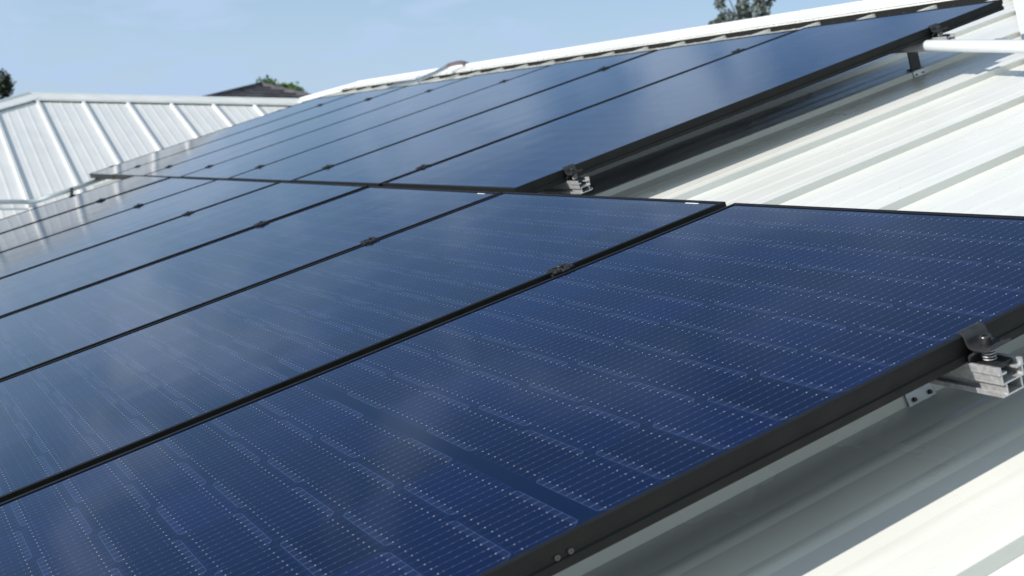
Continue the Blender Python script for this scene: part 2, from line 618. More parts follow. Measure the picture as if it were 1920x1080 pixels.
def wz(X): return WZR - (X - WXR)*TS
def w_lim(Y):
    """largest X (lowest point) of the wing slope at world Y."""
    xe = WXE
    if Y > YE:
        b = (Y + PAN*S*sin(SL))/(cos(SL)*S)
        xe = -(9.28 + .951*b)*S
        if b > 2.66: xe = -11.80*S
        xe = xe + .05
    return xe
def w_top(Y):
    return WXR + (WY0 - Y)*1.0 if Y < WY0 else WXR
usw = profile(-5.0*S, WY1, .012, PIT*S)
wv_lo = lambda u: -w_lim(u)
wv_hi = lambda u: -w_top(u)
sS = S
def wplace(u, v, h):
    X = -v
    n = Vector((sin(SL), 0, cos(SL)))
    return HW(Vector((X, u, wz(X))) + n*h*sS)
usw = [(u, h) for u, h in usw]
# scale the rib cross-section to metres along u
def profile_m(lo, hi, phase, period):
    return [(u*S, h) for u, h in profile(lo/S, hi/S, phase/S, period/S)]
usw = profile_m(-5.0*S, WY1, .012, PIT*S)
bm = sheet(usw, wv_lo, wv_hi, wplace, 2)
wing = mesh_obj('roof', bm, M_WING, house)
if sum((p.normal.z*p.area for p in wing.data.polygons)) < 0:
    wing.data.flip_normals()
wing['label'] = 'left wing roof slope facing the panels with widely spaced ribs'

# plain far slopes and hip ends (out of sight from the ladder, needed from elsewhere)
def quad_obj(name, pts, m, lab=None):
    bm = bmesh.new()
    bm.faces.new([bm.verts.new(HW(Vector(p))) for p in pts])
    o = mesh_obj(name, bm, m, house, solid=.001)
    if lab: o['label'] = lab
    return o
dy = (ZR-ZE)/TS
YB = YR + dy
XER = XRR + dy; XEL = XRL - dy
quad_obj('roof', [(XER, YB, ZE), (XEL, YB, ZE), (XRL, YR, ZR), (XRR, YR, ZR)], M_ROOF)
def hplace(u, v, h):
    return HW(Vector((v, u, ZR - (v-XRR)*TS)) + Vector((sin(SL), 0, cos(SL)))*(h*S))
bm = sheet([(u, h) for u, h in profile_m(YE+.03, YB-.03, .1, PIT*S)], lambda u: XRR + abs(u-YR) + .02, lambda u: XER, hplace)
hipend = mesh_obj('roof', bm, M_WING, house)
if sum((p.normal.z*p.area for p in hipend.data.polygons)) < 0:
    hipend.data.flip_normals()
HE = .42*S
quad_obj('roof', [(XRL, YR, ZR), (XRL-HE, YR-HE, ZR-HE*TS), (XRL-HE, YR+HE, ZR-HE*TS)], M_ROOF)
quad_obj('roof', [(XRL-HE, YR-HE, ZR-HE*TS), (XEL, YR-HE, ZR-HE*TS-.3), (XEL, YB, ZE), (XRL-HE, YR+HE, ZR-HE*TS)], M_ROOF)
WXB = WXR - (WZR-ZE)/TS
quad_obj('roof', [(WXB, WY0-(WZR-ZE)/TS, ZE), (WXR, WY0, WZR), (WXR, WY1, WZR), (WXB, WY1, ZE)], M_WING)
quad_obj('roof', [(WXE, WY0-(WZR-ZE)/TS, ZE), (WXR, WY0, WZR), (WXB, WY0-(WZR-ZE)/TS, ZE)], M_WING)
# walls
Yw = WY0-(WZR-ZE)/TS
def wall_obj(x0, y0, x1, y1):
    bm = bmesh.new()
    box(bm, HW(Vector((x0, y0, GZ))), HW(Vector((x1, y1, ZE-.16))))
    mesh_obj('wall', bm, M_WALL, house)
wall_obj(WXE+.45, YE+.45, XER-.45, YB-.45)
wall_obj(WXB+.45, Yw+.45, WXE-.45, WY1)
# gutters
bm = bmesh.new()
gp = [(0, 0), (.10, 0), (.115, .09), (.105, .09), (.092, .01), (.01, .01), (.01, .11), (0, .11)]
prism(bm, [(YE + .03 - p[0] - HW(Vector((0,0,0))).y*0, ZE-GZ-.11+p[1]-.02) for p in gp], 'x', WXE, XER)
mesh_obj('gutter', bm, M_CAP, house)
bm = bmesh.new()
prism(bm, [(WXE - .03 + p[0], ZE-GZ-.11+p[1]-.02) for p in gp], 'y', Yw, YE-.03)
mesh_obj('gutter', bm, M_CAP, house)


def capping(name, p0, p1, side0, side1, w, drop0, drop1, lift, lip=.012, lab=None):
    """folded ridge / hip capping: two flanges either side of a line, each with a small turned-down lip.
    side vectors: horizontal directions of both flanges; drop = slope drop per metre."""
    p0 = Vector(p0); p1 = Vector(p1)
    d = (p1-p0).normalized()
    L = []
    for sv, dr in ((side0, drop0), (side1, drop1)):
        sv = Vector(sv).normalized()
        e = (sv*1.0 + Vector((0, 0, -dr))).normalized()
        L.append(e)
    up = Vector((0, 0, 1))
    def section(c):
        c = c + up*lift
        a, b = L
        return [c + a*w + up*-lip, c + a*w, c + a*.022 + up*.0, c + a*.012 + up*.010, c + up*.014, c + b*.012 + up*.010, c + b*.022, c + b*w, c + b*w + up*-lip]
    bm = bmesh.new()
    A = [bm.verts.new(HW(q)) for q in section(p0)]
    B = [bm.verts.new(HW(q)) for q in section(p1)]
    for i in range(len(A)-1):
        bm.faces.new((A[i], A[i+1], B[i+1], B[i]))
    bmesh.ops.recalc_face_normals(bm, faces=bm.faces[:])
    o = mesh_obj(name, bm, M_CAP, house, solid=.0012)
    if sum((p.normal.z*p.area for p in o.data.polygons)) < 0:
        o.data.flip_normals()
    if lab: o['label'] = lab
    return o


RL = RH*S + .004
capping('ridge_cap', (XRR+.02, YR, ZR), (XRL-.02, YR, ZR), (0, -1, 0), (0, 1, 0), .205, TS+.03, TS+.03, .052, lip=.013, lab='bright white ridge capping above the upper row of panels')
DH = TS/math.sqrt(2)
capping('hip_cap', (XRL, YR, ZR), (XRL-.46*S, YR-.46*S, ZR-.46*S*TS), (1, -1, 0), (-1, 1, 0), .15, DH+.10, DH+.10, .046)
capping('hip_cap', (XRR, YR, ZR), (XER, YE, ZE), (-1, -1, 0), (1, 1, 0), .13, DH+.05, DH+.05, .034)
capping('ridge_cap', (WXR, WY0-.02, WZR), (WXR, WY1+.05, WZR), (1, 0, 0), (-1, 0, 0), .19, TS, TS, RL+.004, lab='off white ridge capping along the top of the left wing')
capping('hip_cap', (WXR, WY0, WZR), (WXE, Yw, ZE), (1, 1, 0), (-1, -1, 0), .15, DH+.03, DH+.03, .034)
M_CLOSURE = plain('black_closure_strip', (.010, .011, .011), .9, 0, .2)  # black strip filling the gap under each ridge capping
def closure(us, place0, place1):
    bm = bmesh.new()
    prev = None
    for u, h in us:
        cur = (bm.verts.new(place0(u, h)), bm.verts.new(place1(u)))
        if prev: bm.faces.new((prev[0], cur[0], cur[1], prev[1]))
        prev = cur
    mesh_obj('closure_strip', bm, M_CLOSURE, house, solid=.004)
bc = RID_B - .178/cos(SL)/S
closure([q for q in us if RID_R-.15 < q[0] < RID_L+.12], lambda u, h: HW(R(u, bc, PAN+h+.0005)), lambda u: HW(R(u, bc, PAN + .041/S)))
nW = Vector((sin(SL), 0, cos(SL)))
Xc = WXR + .165
closure([q for q in usw if WY0+.02 < q[0] < WY1-.05], lambda u, h: HW(Vector((Xc, u, wz(Xc))) + nW*(h*S+.0005)), lambda u: HW(Vector((Xc, u, wz(Xc))) + nW*.026))
# valley gutter between the two slopes
bm = bmesh.new()
va = []
for b in (EAVE_B, 2.62):
    c = R(9.28+.951*b, b, PAN)
    va.append([bm.verts.new(HW(c + q)) for q in (Vector((.075, .03, .008)), Vector((0, 0, -.012)), Vector((-.03, -.075, .008)))])
for i in range(2):
    bm.faces.new((va[0][i], va[0][i+1], va[1][i+1], va[1][i]))
mesh_obj('valley_gutter', bm, plain('dark_valley_gutter', (.07, .075, .08), .5, .3), house, solid=.001)

# ------------------------------------------------------------------ solar panels
def build_panel():
    root = empty('solar_panel')
    # frame: outer profile swept round the rectangle
    prof = [(.0, 0.0), (.0095, 0.0), (.0095, -.0016), (.0022, -.0075), (.0022, -PH+.002), (.026, -PH+.002), (.026, -PH),
            (0, -PH), (0, -PH+.0105), (.0030, -PH+.0130), (.0030, -PH+.0195), (0, -PH+.0200)]
    bm = bmesh.new()
    cs = [(-PW/2, 0, 1, 1), (PW/2, 0, -1, 1), (PW/2, PL, -1, -1), (-PW/2, PL, 1, -1)]
    rings = [[bm.verts.new((x+i*sx, y+i*sy, z)) for i, z in prof] for x, y, sx, sy in cs]
    for k in range(4):
        A, B = rings[k], rings[(k+1) % 4]
        for i in range(len(prof)):
            j = (i+1) % len(prof)
            bm.faces.new((A[i], B[i], B[j], A[j]))
    bmesh.ops.recalc_face_normals(bm, faces=bm.faces[:])
    fr = mesh_obj('frame', bm, M_FRAME, root, bevel=.0005)
    bm = bmesh.new()
    box(bm, (-PW/2+.0045, .0045, -.0062), (PW/2-.0045, PL-.0045, -.0017))
    mesh_obj('glass', bm, M_CELL, root)
    return root


def add_sticker(root):
    bm = bmesh.new()
    x1 = PW/2 - .078
    box(bm, (x1-.048, PL-.0175, -.0017), (x1, PL-.0130, -.0014))
    return mesh_obj('label_sticker', bm, M_STICK, root)


def copy_tree(o, parent=None):
    c = o.copy(); COL.objects.link(c)
    c.parent = parent
    for ch in [q for q in bpy.data.objects if q.parent == o]:
        copy_tree(ch, c)
    return c


ORD = ['first', 'second', 'third', 'fourth', 'fifth', 'sixth', 'seventh']
GP = 'black framed solar panels on the roof'
low_lab = ['nearest dark blue solar panel with sharp cell lines and a bolted black side rail',
           'second solar panel from the right in the lower row, beside the nearest panel',
           'third solar panel from the right in the lower row, reflecting pale sky',
           'fourth solar panel from the right in the lower row, middle of seven',
           'fifth solar panel from the right in the lower row, third from its left end',
           'sixth solar panel from the right in the lower row, reflecting the white wing roof',
           'leftmost solar panel of the lower row beside the grey conduit and the roof valley']
up_lab = ['rightmost solar panel of the upper row, its dark edge above the bare white roof',
          'second solar panel from the right in the upper row below the ridge',
          'third solar panel from the right in the upper row below the ridge',
          'fourth solar panel from the right in the upper row, middle of seven',
          'fifth solar panel from the right in the upper row, with conduit leaving its top edge',
          'sixth solar panel from the right in the upper row, next to the leftmost',
          'leftmost solar panel of the upper row, corner overhanging the white wing roof']
proto = build_panel()
rt = random.Random(21)
LT = PL/S
for k in range(7):
    if k == 0:
        o = proto
    else:
        o = copy_tree(proto)
    o.location = R(k+.5 - (.0138, .008, .005, .002, 0, 0, 0)[k], -LT, 0)
    o.rotation_euler = (SL + rt.uniform(-.0010, .0010), rt.uniform(-.0010, .0010), 0)
    tag(o, low_lab[k], 'solar panel', GP)
    if k in (1, 2): add_sticker(o)
UP_DN = -.0043; UP_A = -.0027; UP_T = .0198; UP_O = 2.0206; UP_B = .0405
up_rot = SL + math.atan(UP_T/1.8204)
def RU(a, b, n):
    """roof coordinates on the (very slightly steeper) upper row: b from its lower edge."""
    k = a - UP_O
    return R(a, UP_B + b, UP_DN + UP_A*k + UP_T*b/1.8204 + n)
for k in range(7):
    o = copy_tree(proto)
    o.location = RU(UP_O+k+.5 - (.0223, .009, .003, 0, 0, 0, 0)[k], 0, 0)
    o.rotation_euler = (up_rot + rt.uniform(-.0010, .0010), rt.uniform(-.0010, .0010), 0)
    tag(o, up_lab[k], 'solar panel', GP)

# two cross-head screws on the nearest panel's side rail
frame0 = [q for q in bpy.data.objects if q.parent == proto and q.name.startswith('frame')][0]
for bb in (-.965, -.949):
    bm = bmesh.new()
    yy = (bb + LT)*S
    xx = PW/2; z0 = -.0185
    seg = 16; r = .0038
    A = [bm.verts.new((xx+.0002, yy+r*cos(2*pi*k/seg), z0+r*sin(2*pi*k/seg))) for k in range(seg)]
    B = [bm.verts.new((xx+.0016, yy+r*.8*cos(2*pi*k/seg), z0+r*.8*sin(2*pi*k/seg))) for k in range(seg)]
    for k in range(seg):
        bm.faces.new((A[k], A[(k+1) % seg], B[(k+1) % seg], B[k]))
    bm.faces.new(B)
    sc_ = mesh_obj('screw', bm, M_SCREW, frame0)
    bm = bmesh.new()
    ang = .5 if bb > -.955 else .1
    for q in (0, pi/2):
        cx, sxx = cos(ang+q), sin(ang+q)
        pts = [(-.0024, -.0006), (.0024, -.0006), (.0024, .0006), (-.0024, .0006)]
        vs = []
        off = .00162 if q == 0 else .00164
        for u, v in pts:
            vs.append(bm.verts.new((xx+off, yy+u*cx-v*sxx, z0+u*sxx+v*cx)))
        bm.faces.new(vs)
    mesh_obj('drive_slot', bm, M_BLACK, frame0)

# ------------------------------------------------------------------ rails
RB = .038                                             # rail height
def rail_section():
    t = .0023
    L = []
    def bx(b0, b1, n0, n1): L.append((b0, b1, n0, n1))
    bx(-.0215, .0215, 0, t)                          # bottom flange
    bx(-.0215, -.0215+t, t, .0065); bx(.0215-t, .0215, t, .0065)
    bx(-.0135, -.0135+t, t, .0150); bx(.0135-t, .0135, t, .0150)
    bx(-.0185, .0185, .0150, .0150+t)                # web
    bx(-.0185, -.0185+t, .0150+t, .0275); bx(.0185-t, .0185, .0150+t, .0275)
    bx(-.0205, -.0080, .0275, .0305); bx(.0080, .0205, .0275, .0305)   # slot lips
    bx(-.0205, -.0160, .0305, RB); bx(.0160, .0205, .0305, RB)         # top beads
    return L
def make_rail(a0, a1, world, rot, label):
    """world: location of the rail's right end, underside of panels."""
    root = empty('mounting_rail', world, (rot, 0, 0))
    bm = bmesh.new()
    Ln = (a1-a0)*S
    for b0, b1, n0, n1 in rail_section():
        box(bm, (-Ln, b0, n0-PH-RB), (0, b1, n1-PH-RB))
    mesh_obj('extrusion', bm, M_ALU, root, bevel=.0004)
    tag(root, label, 'rail', 'aluminium rails under the panels')
    return root
LB1, LB2 = -.384, -1.44
UB1, UB2 = .172, 1.52                                 # measured from the lower edge of the upper row
make_rail(-.051, 7.06, R(-.051, LB1, 0), SL, 'silver slotted rail ending beside the nearest panel, cut end facing the viewer')
make_rail(-.050, 7.06, R(-.050, LB2, 0), SL, 'lower silver rail hidden under the bottom of the lower row')
make_rail(1.950, 9.08, RU(1.950, UB1, 0), up_rot, 'silver rail end standing in shade below the rightmost upper panel')
make_rail(1.950, 9.08, RU(1.950, UB2, 0), up_rot, 'silver rail end near the top right corner above the white pipe')

# ------------------------------------------------------------------ clamps
def make_mid():
    root = empty('mid_clamp')
    bm = bmesh.new()
    poly = ribbon(smooth_poly([(-.019, .0012), (-.011, .0020), (-.007, .0015), (-.0055, -.006), (.0055, -.006), (.007, .0015), (.011, .0020), (.019, .0012)], 1), .0026)
    prism(bm, poly, 'y', -.022, .022)
    for sx_ in (-1, 1):                                # raised teeth along both edges
        for q in range(6):
            y0 = -.0205 + q*.0072
            x0 = sx_*.0125
            box(bm, (min(x0, x0+sx_*.006), y0, .0034), (max(x0, x0+sx_*.006), y0+.0040, .0054))
        box(bm, (min(sx_*.0194, sx_*.026), -.008, .0002), (max(sx_*.0194, sx_*.026), .008, .0036))
    mesh_obj('bracket', bm, M_CLAMP, root, bevel=.0006)
    bm = bmesh.new()
    socket_bolt(bm, (0, 0), .0005, .0068, .0088, .04)
    mesh_obj('bolt', bm, M_CLAMP, root)
    return root


def make_end():
    """end clamp: x points away from the panel edge (panel edge at x = 0)."""
    root = empty('end_clamp')
    bm = bmesh.new()
    p1 = smooth_poly([(-.0055, .0030), (.0005, .0034), (.0050, -.0005), (.0075, -.0125), (.0135, -.0165), (.032, -.0165), (.038, -.016), (.043, -.012)], 2)
    prism(bm, ribbon(p1, .0032), 'y', -.0185, .0185)
    mesh_obj('bracket', bm, M_CLAMP, root, bevel=.0005)
    bm = bmesh.new()
    p2 = smooth_poly([(.0165, -.0202), (.0155, -.0215), (.0095, -.0245), (.0055, -.0285), (.0042, -.034), (.0045, -.0385)], 2)
    prism(bm, ribbon(p2, .0032), 'y', -.0185, .0185)
    mesh_obj('leg', bm, M_CLAMP, root, bevel=.0005)
    bm = bmesh.new()
    socket_bolt(bm, (.021, 0), -.0130, .0078, .0098, .034)
    cyl(bm, (.021, 0), .0090, -.0147, -.0132, 24)
    mesh_obj('bolt', bm, M_BOLT, root)
    bm = bmesh.new()
    pts = []
    turns = 4.5
    for i in range(100):
        t_ = i/99
        a_ = 2*pi*turns*t_
        pts.append((.021+.0078*cos(a_), .0078*sin(a_), -.0190 - .0165*t_))
    tube(bm, pts, .0008, 8)
    mesh_obj('spring', bm, M_ALU, root, smooth=True)
    bm = bmesh.new()
    box(bm, (.006, -.0155, -.0425), (.042, .0155, -.0360))
    mesh_obj('slider_block', bm, M_BLACK, root, bevel=.001)
    return root


mid = make_mid(); mid_used = False
def put_mid(loc, rot, label):
    global mid_used
    o = mid if not mid_used else copy_tree(mid)
    mid_used = True
    o.location = loc; o.rotation_euler = (rot, 0, 0)
    tag(o, label, 'clamp', 'black mid clamps on the panel seams')
low_desc = ['nearest toothed grey mid clamp, on the seam beside the closest lower panel']
for k in range(1, 7):
    lab = low_desc[0] if k == 1 else 'dark mid clamp on the %s seam from the right of the lower row' % ORD[k-1]
    if k == 6: lab = 'small dark mid clamp on the leftmost seam of the lower row'
    put_mid(R(k, LB1 + random.uniform(-.004, .004), 0), SL, lab)
for k in range(1, 7):
    nm = 'rightmost' if k == 1 else ('leftmost' if k == 6 else None)
    s_ = ('the %s seam' % nm) if nm else ('the %s seam from the right' % ORD[k-1])
    put_mid(RU(UP_O+k, UB1 + random.uniform(-.004, .004), 0), up_rot, 'dark mid clamp low on %s of the upper row' % s_)
    put_mid(RU(UP_O+k, UB2 + random.uniform(-.004, .004), 0), up_rot, 'dark mid clamp high on %s of the upper row' % s_)

endc = make_end(); end_used = False
def put_end(loc, rot, label, flip=False):
    global end_used
    o = endc if not end_used else copy_tree(endc)
    end_used = True
    o.location = loc
    o.rotation_euler = (rot, 0, 0)
    if flip:
        o.rotation_euler = (Matrix.Rotation(rot, 3, 'X') @ Matrix.Rotation(pi, 3, 'Z')).to_euler()
    tag(o, label, 'clamp', 'end clamps at the row ends')
ea = (PW/2)/S - .5                                    # panel edge offset (negative)
put_end(R(-ea-.0133, LB1, 0), SL, 'large end clamp with socket bolt and spring on the nearest cut rail')
put_end(R(-ea-.0133, LB2, 0), SL, 'end clamp at the bottom right corner of the lower row, out of view')
put_end(RU(UP_O - ea - .0223, UB1, 0), up_rot, 'dark end clamp on the shaded silver rail end beside the upper row')
put_end(RU(UP_O - ea - .0223, UB2, 0), up_rot, 'black end clamp at the top right above the white pipe')
put_end(R(7+ea, LB1, 0), SL, 'tiny end clamp on the far left edge of the lower row', True)
put_end(RU(UP_O + 7+ea, UB1, 0), up_rot, 'tiny end clamp low on the far left edge of the upper row', True)
put_end(RU(UP_O + 7+ea, UB2, 0), up_rot, 'tiny end clamp high on the far left edge of the upper row', True)

# ------------------------------------------------------------------ roof brackets (rib clamp with two screws and an upright)
def make_foot(post_h):
    """origin: on the rib, top of the rib side facing +x; rail sits on the -y side of the upright."""
    root = empty('roof_bracket')
    hh = RH*S
    bm = bmesh.new()
    pl = smooth_poly([(-.030, .0035), (-.002, .0035), (.0022, .0015), (.0035, -.004), (.0085, -hh-.004)], 1)
    prism(bm, ribbon(pl, .0026), 'y', -.026, .026)
    mesh_obj('clip_plate', bm, M_GALV, root, bevel=.0005)
    bm = bmesh.new()
    box(bm, (-.010, -.022, .0056), (-.004, .022, post_h))
    box(bm, (-.030, -.022, .0056), (-.0102, .022, .0095))
    mesh_obj('upright', bm, M_POST, root, bevel=.0006)
    for yy in (-.015, .015):
        bm = bmesh.new()
        seg = 12
        cx, cz, r = .0075, -hh*.62, .0036
        nx, nz_ = .97, .24
        A = [bm.verts.new((cx+.0006 + -nz_*r*sin(2*pi*k/seg), yy+r*cos(2*pi*k/seg), cz+nx*r*sin(2*pi*k/seg))) for k in range(seg)]
        B = [bm.verts.new((cx+.0034 + -nz_*r*.8*sin(2*pi*k/seg), yy+r*.8*cos(2*pi*k/seg), cz+.0006+nx*r*.8*sin(2*pi*k/seg))) for k in range(seg)]
        for k in range(seg):
            bm.faces.new((A[k], A[(k+1) % seg], B[(k+1) % seg], B[k]))
        bm.faces.new(B)
        mesh_obj('screw', bm, M_BOLT, root)
    return root


def rib_a(k): return -.187 + PIT*k
def put_foot(a, b, n_under, label):
    h = (n_under - (PAN + RH))*S
    o = make_foot(h)
    o.location = R(a, b, PAN+RH)
    o.rotation_euler = (SL, 0, 0)
    tag(o, label, 'bracket', 'metal brackets clipped to the roof ribs')
nb = -(PH+RB)/S
put_foot(rib_a(1), LB1+.080, nb + .03, 'shiny two screw bracket tucked under the nearest panel edge')
put_foot(rib_a(6), UP_B+UB2+.080, nb+UP_T+.03, 'tall shaded bracket on a rib below the white pipe')
put_foot(rib_a(6), UP_B+UB1+.080, nb+.03, 'bracket mostly hidden by the panel edge beside the shaded rail end')
put_foot(rib_a(23), UP_B+UB1+.080, nb+.02, 'small dark bracket under the overhanging left corner of the upper row')

# ------------------------------------------------------------------ conduits
def bez(pts, n=10):
    """Catmull-Rom through points."""
    P = [Vector(p) for p in pts]
    P = [P[0]*2-P[1]] + P + [P[-1]*2-P[-2]]
    out = []
    for i in range(1, len(P)-2):
        for k in range(n):
            t = k/n
            a, b, c, d = P[i-1], P[i], P[i+1], P[i+2]
            out.append(.5*((2*b)+(c-a)*t+(2*a-5*b+4*c-d)*t*t+(3*b-a-3*c+d)*t**3))
    out.append(P[-2])
    return out


def thing_at(name, origin):
    return empty(name, origin)
# white pipe leaving under the top right panel
o0 = R(2.35, 1.628, -.066); 
pts = [R(2.60, 1.690, -.062), R(2.10, 1.545, -.041), R(1.98, 1.510, -.038), R(1.46, 1.352, -.037), R(.95, 1.20, -.037)]
bm = bmesh.new(); tube(bm, [p - o0 for p in pts], .0190, 24)
pipe = mesh_obj('plastic_pipe', bm, M_PVC)
pipe.location = o0
for p in pipe.data.polygons: p.use_smooth = len(p.vertices) == 4
tag(pipe, 'white plastic pipe running out from under the rightmost upper panel', 'pipe')

# grey conduit over the ridge
o0 = R(8.1, 2.2, -.05)
cd = thing_at('conduit', o0)
tag(cd, 'grey conduit climbing from the upper panels over the white ridge', 'conduit', 'grey electrical conduits')
path = bez([R(7.60, 1.78, -.066), R(7.95, 2.10, -.036), R(8.18, 2.30, -.055), R(8.39, 2.50, -.0715), R(8.53, 2.70, -.070), R(8.70, 2.88, -.064)], 8)
bm = bmesh.new(); tube(bm, [p-o0 for p in path], .016, 12)
mesh_obj('tube', bm, M_GREY, cd, smooth=True)
path = bez([R(8.70, 2.88, -.064), R(8.76, 2.95, -.062), R(8.87, 3.10, -.080), R(9.03, 3.24, -.135), R(9.2, 3.38, -.20)], 8)
bm = bmesh.new(); tube(bm, [p-o0 for p in path], .0185, 12)
b_ = mesh_obj('bend', bm, M_RED, cd, smooth=True); b_['label'] = 'faded pinkish bend at the top of the conduit'
bm = bmesh.new()
c0 = R(8.39, 2.50, -.0715)
box(bm, tuple(c0-o0+Vector((-.024, -.012, -.075))), tuple(c0-o0+Vector((.024, .012, .024))))
mesh_obj('clip', bm, M_GALV, cd, bevel=.003)

# grey conduit along the valley at the left
o0 = R(8.9, -.3, -.10)
cd = thing_at('conduit', o0)
tag(cd, 'grey conduit bending along the roof valley left of the lower row', 'conduit', 'grey electrical conduits')
def on_wing(X, Y, lift): return Vector((X, Y, wz(X)+lift))
pA = R(8.95, -.40, -.085)
path = bez([Vector((pA.x-.02, pA.y-1.9, pA.z)), Vector((pA.x-.02, pA.y-.8, pA.z)), Vector((pA.x-.01, pA.y-.16, pA.z)), pA, R(8.86, -.25, -.082), R(8.86, -.06, -.080), R(8.95, .13, -.080), R(9.0, .35, -.080)], 8)
bm = bmesh.new(); tube(bm, [p-o0 for p in path], .0175, 12)
mesh_obj('tube', bm, M_GREY, cd, smooth=True)
for q in (R(8.80, -.145, -.085),):
    bm = bmesh.new()
    box(bm, tuple(q-o0+Vector((-.022, -.010, -.10))), tuple(q-o0+Vector((.022, .012, .024))))
    mesh_obj('clip', bm, M_BOLT, cd, bevel=.003)

# ------------------------------------------------------------------ far things
CM = Euler((radians(90 - 5.387), 0, radians(63.66))).to_matrix()
def at(px, py, depth):
    """world point seen at a pixel of the 1920 px photograph at a given depth (metres)."""
    d = CM @ Vector(((px-960)/2502.6, -(py-540)/2502.6, -1))
    return Vector(cam.location) + d*depth

# dark tiled roof behind
def tile_mat():
    m, t, p = mat('dark_concrete_tiles')
    c = N(t, 'ShaderNodeTexCoord')
    z = N(t, 'ShaderNodeTexNoise'); z.inputs['Scale'].default_value = 5; z.inputs['Detail'].default_value = 6
    t.links.new(c.outputs['Object'], z.inputs['Vector'])
    r = N(t, 'ShaderNodeValToRGB')
    r.color_ramp.elements[0].color = (.040, .038, .046, 1); r.color_ramp.elements[0].position = .3
    r.color_ramp.elements[1].color = (.095, .090, .105, 1); r.color_ramp.elements[1].position = .7
    t.links.new(z.outputs['Fac'], r.inputs[0]); t.links.new(r.outputs[0], p.inputs['Base Color'])
    p.inputs['Roughness'].default_value = .8
    return m
D = 27.0
apex = at(491, 158, D)
fwd = CM @ Vector((0, 0, -1)); fwd.z = 0; fwd.normalize()
rgt = Vector((fwd.y, -fwd.x, 0))
h2 = empty('tiled_house', (apex.x, apex.y, GZ))
tag(h2, 'distant house with a dark grey tiled hip roof behind the white wing ridge', 'house')
O2 = Vector((apex.x, apex.y, GZ))
pitch2 = .30
run = 7.0
th = math.atan2(rgt.y, rgt.x) + .22
ux = Vector((cos(th), sin(th), 0)); uy = Vector((-sin(th), cos(th), 0))
M_T = tile_mat()
bm = bmesh.new()
nc = 30
for side in range(4):
    dr = [uy*-1, ux, uy, ux*-1][side]
    tn = [ux, uy, ux*-1, uy*-1][side]
    for i in range(nc):
        d0 = run*i/nc; d1 = run*(i+1)/nc + .03
        z0 = apex.z - d0*pitch2 - .03; z1 = apex.z - d1*pitch2 + .012
        ncol = max(2, int(2*d1/.33))
        top = []; bot = []
        for j in range(ncol+1):
            f = -1 + 2*j/ncol
            wv = .018*(j % 2)
            top.append(bm.verts.new(apex + dr*d0 + tn*d0*f + Vector((0, 0, z0-apex.z)) - O2))
            bot.append(bm.verts.new(apex + dr*d1 + tn*d1*f + Vector((0, 0, z1-apex.z+wv)) - O2))
        for j in range(ncol):
            bm.faces.new((top[j], bot[j], bot[j+1], top[j+1]))
        low = [bm.verts.new(v.co - Vector((0, 0, .075))) for v in bot]
        for j in range(ncol):
            bm.faces.new((bot[j], low[j], low[j+1], bot[j+1]))
bmesh.ops.recalc_face_normals(bm, faces=bm.faces[:])
rf = mesh_obj('roof', bm, M_T, h2)
bm = bmesh.new()
for sx_, sy_ in ((-1, -1), (1, -1), (1, 1), (-1, 1)):
    e = apex + ux*run*sx_ + uy*run*sy_ - Vector((0, 0, run*pitch2))
    tube(bm, [apex - O2 + Vector((0, 0, -.02)), (apex*.5+e*.5) - O2 + Vector((0, 0, -.03)), e - O2], .07, 8)
mesh_obj('hip_tiles', bm, M_T, h2, smooth=True)
bm = bmesh.new()
r_ = run - .5
zt = apex.z - run*pitch2 - .1 - GZ
vs0 = [bm.verts.new(ux*r_*a + uy*r_*b) for a, b in ((-1, -1), (1, -1), (1, 1), (-1, 1))]
vs1 = [bm.verts.new(v.co + Vector((0, 0, zt))) for v in vs0]
for i in range(4):
    bm.faces.new((vs0[i], vs0[(i+1) % 4], vs1[(i+1) % 4], vs1[i]))
mesh_obj('wall', bm, M_WALL, h2)

# trees
def leaf_mat(name, c0, c1):
    m, t, p = mat(name)
    oi = N(t, 'ShaderNodeNewGeometry')
    r = N(t, 'ShaderNodeMix', data_type='RGBA')
    r.inputs[6].default_value = (*c0, 1); r.inputs[7].default_value = (*c1, 1)
    t.links.new(oi.outputs['Random Per Island'], r.inputs[0])
    t.links.new(r.outputs[2], p.inputs['Base Color'])
    p.inputs['Roughness'].default_value = .55
    return m
M_BARK = plain('grey_bark', (.16, .14, .12), .9, 0, .2, .25, 9)


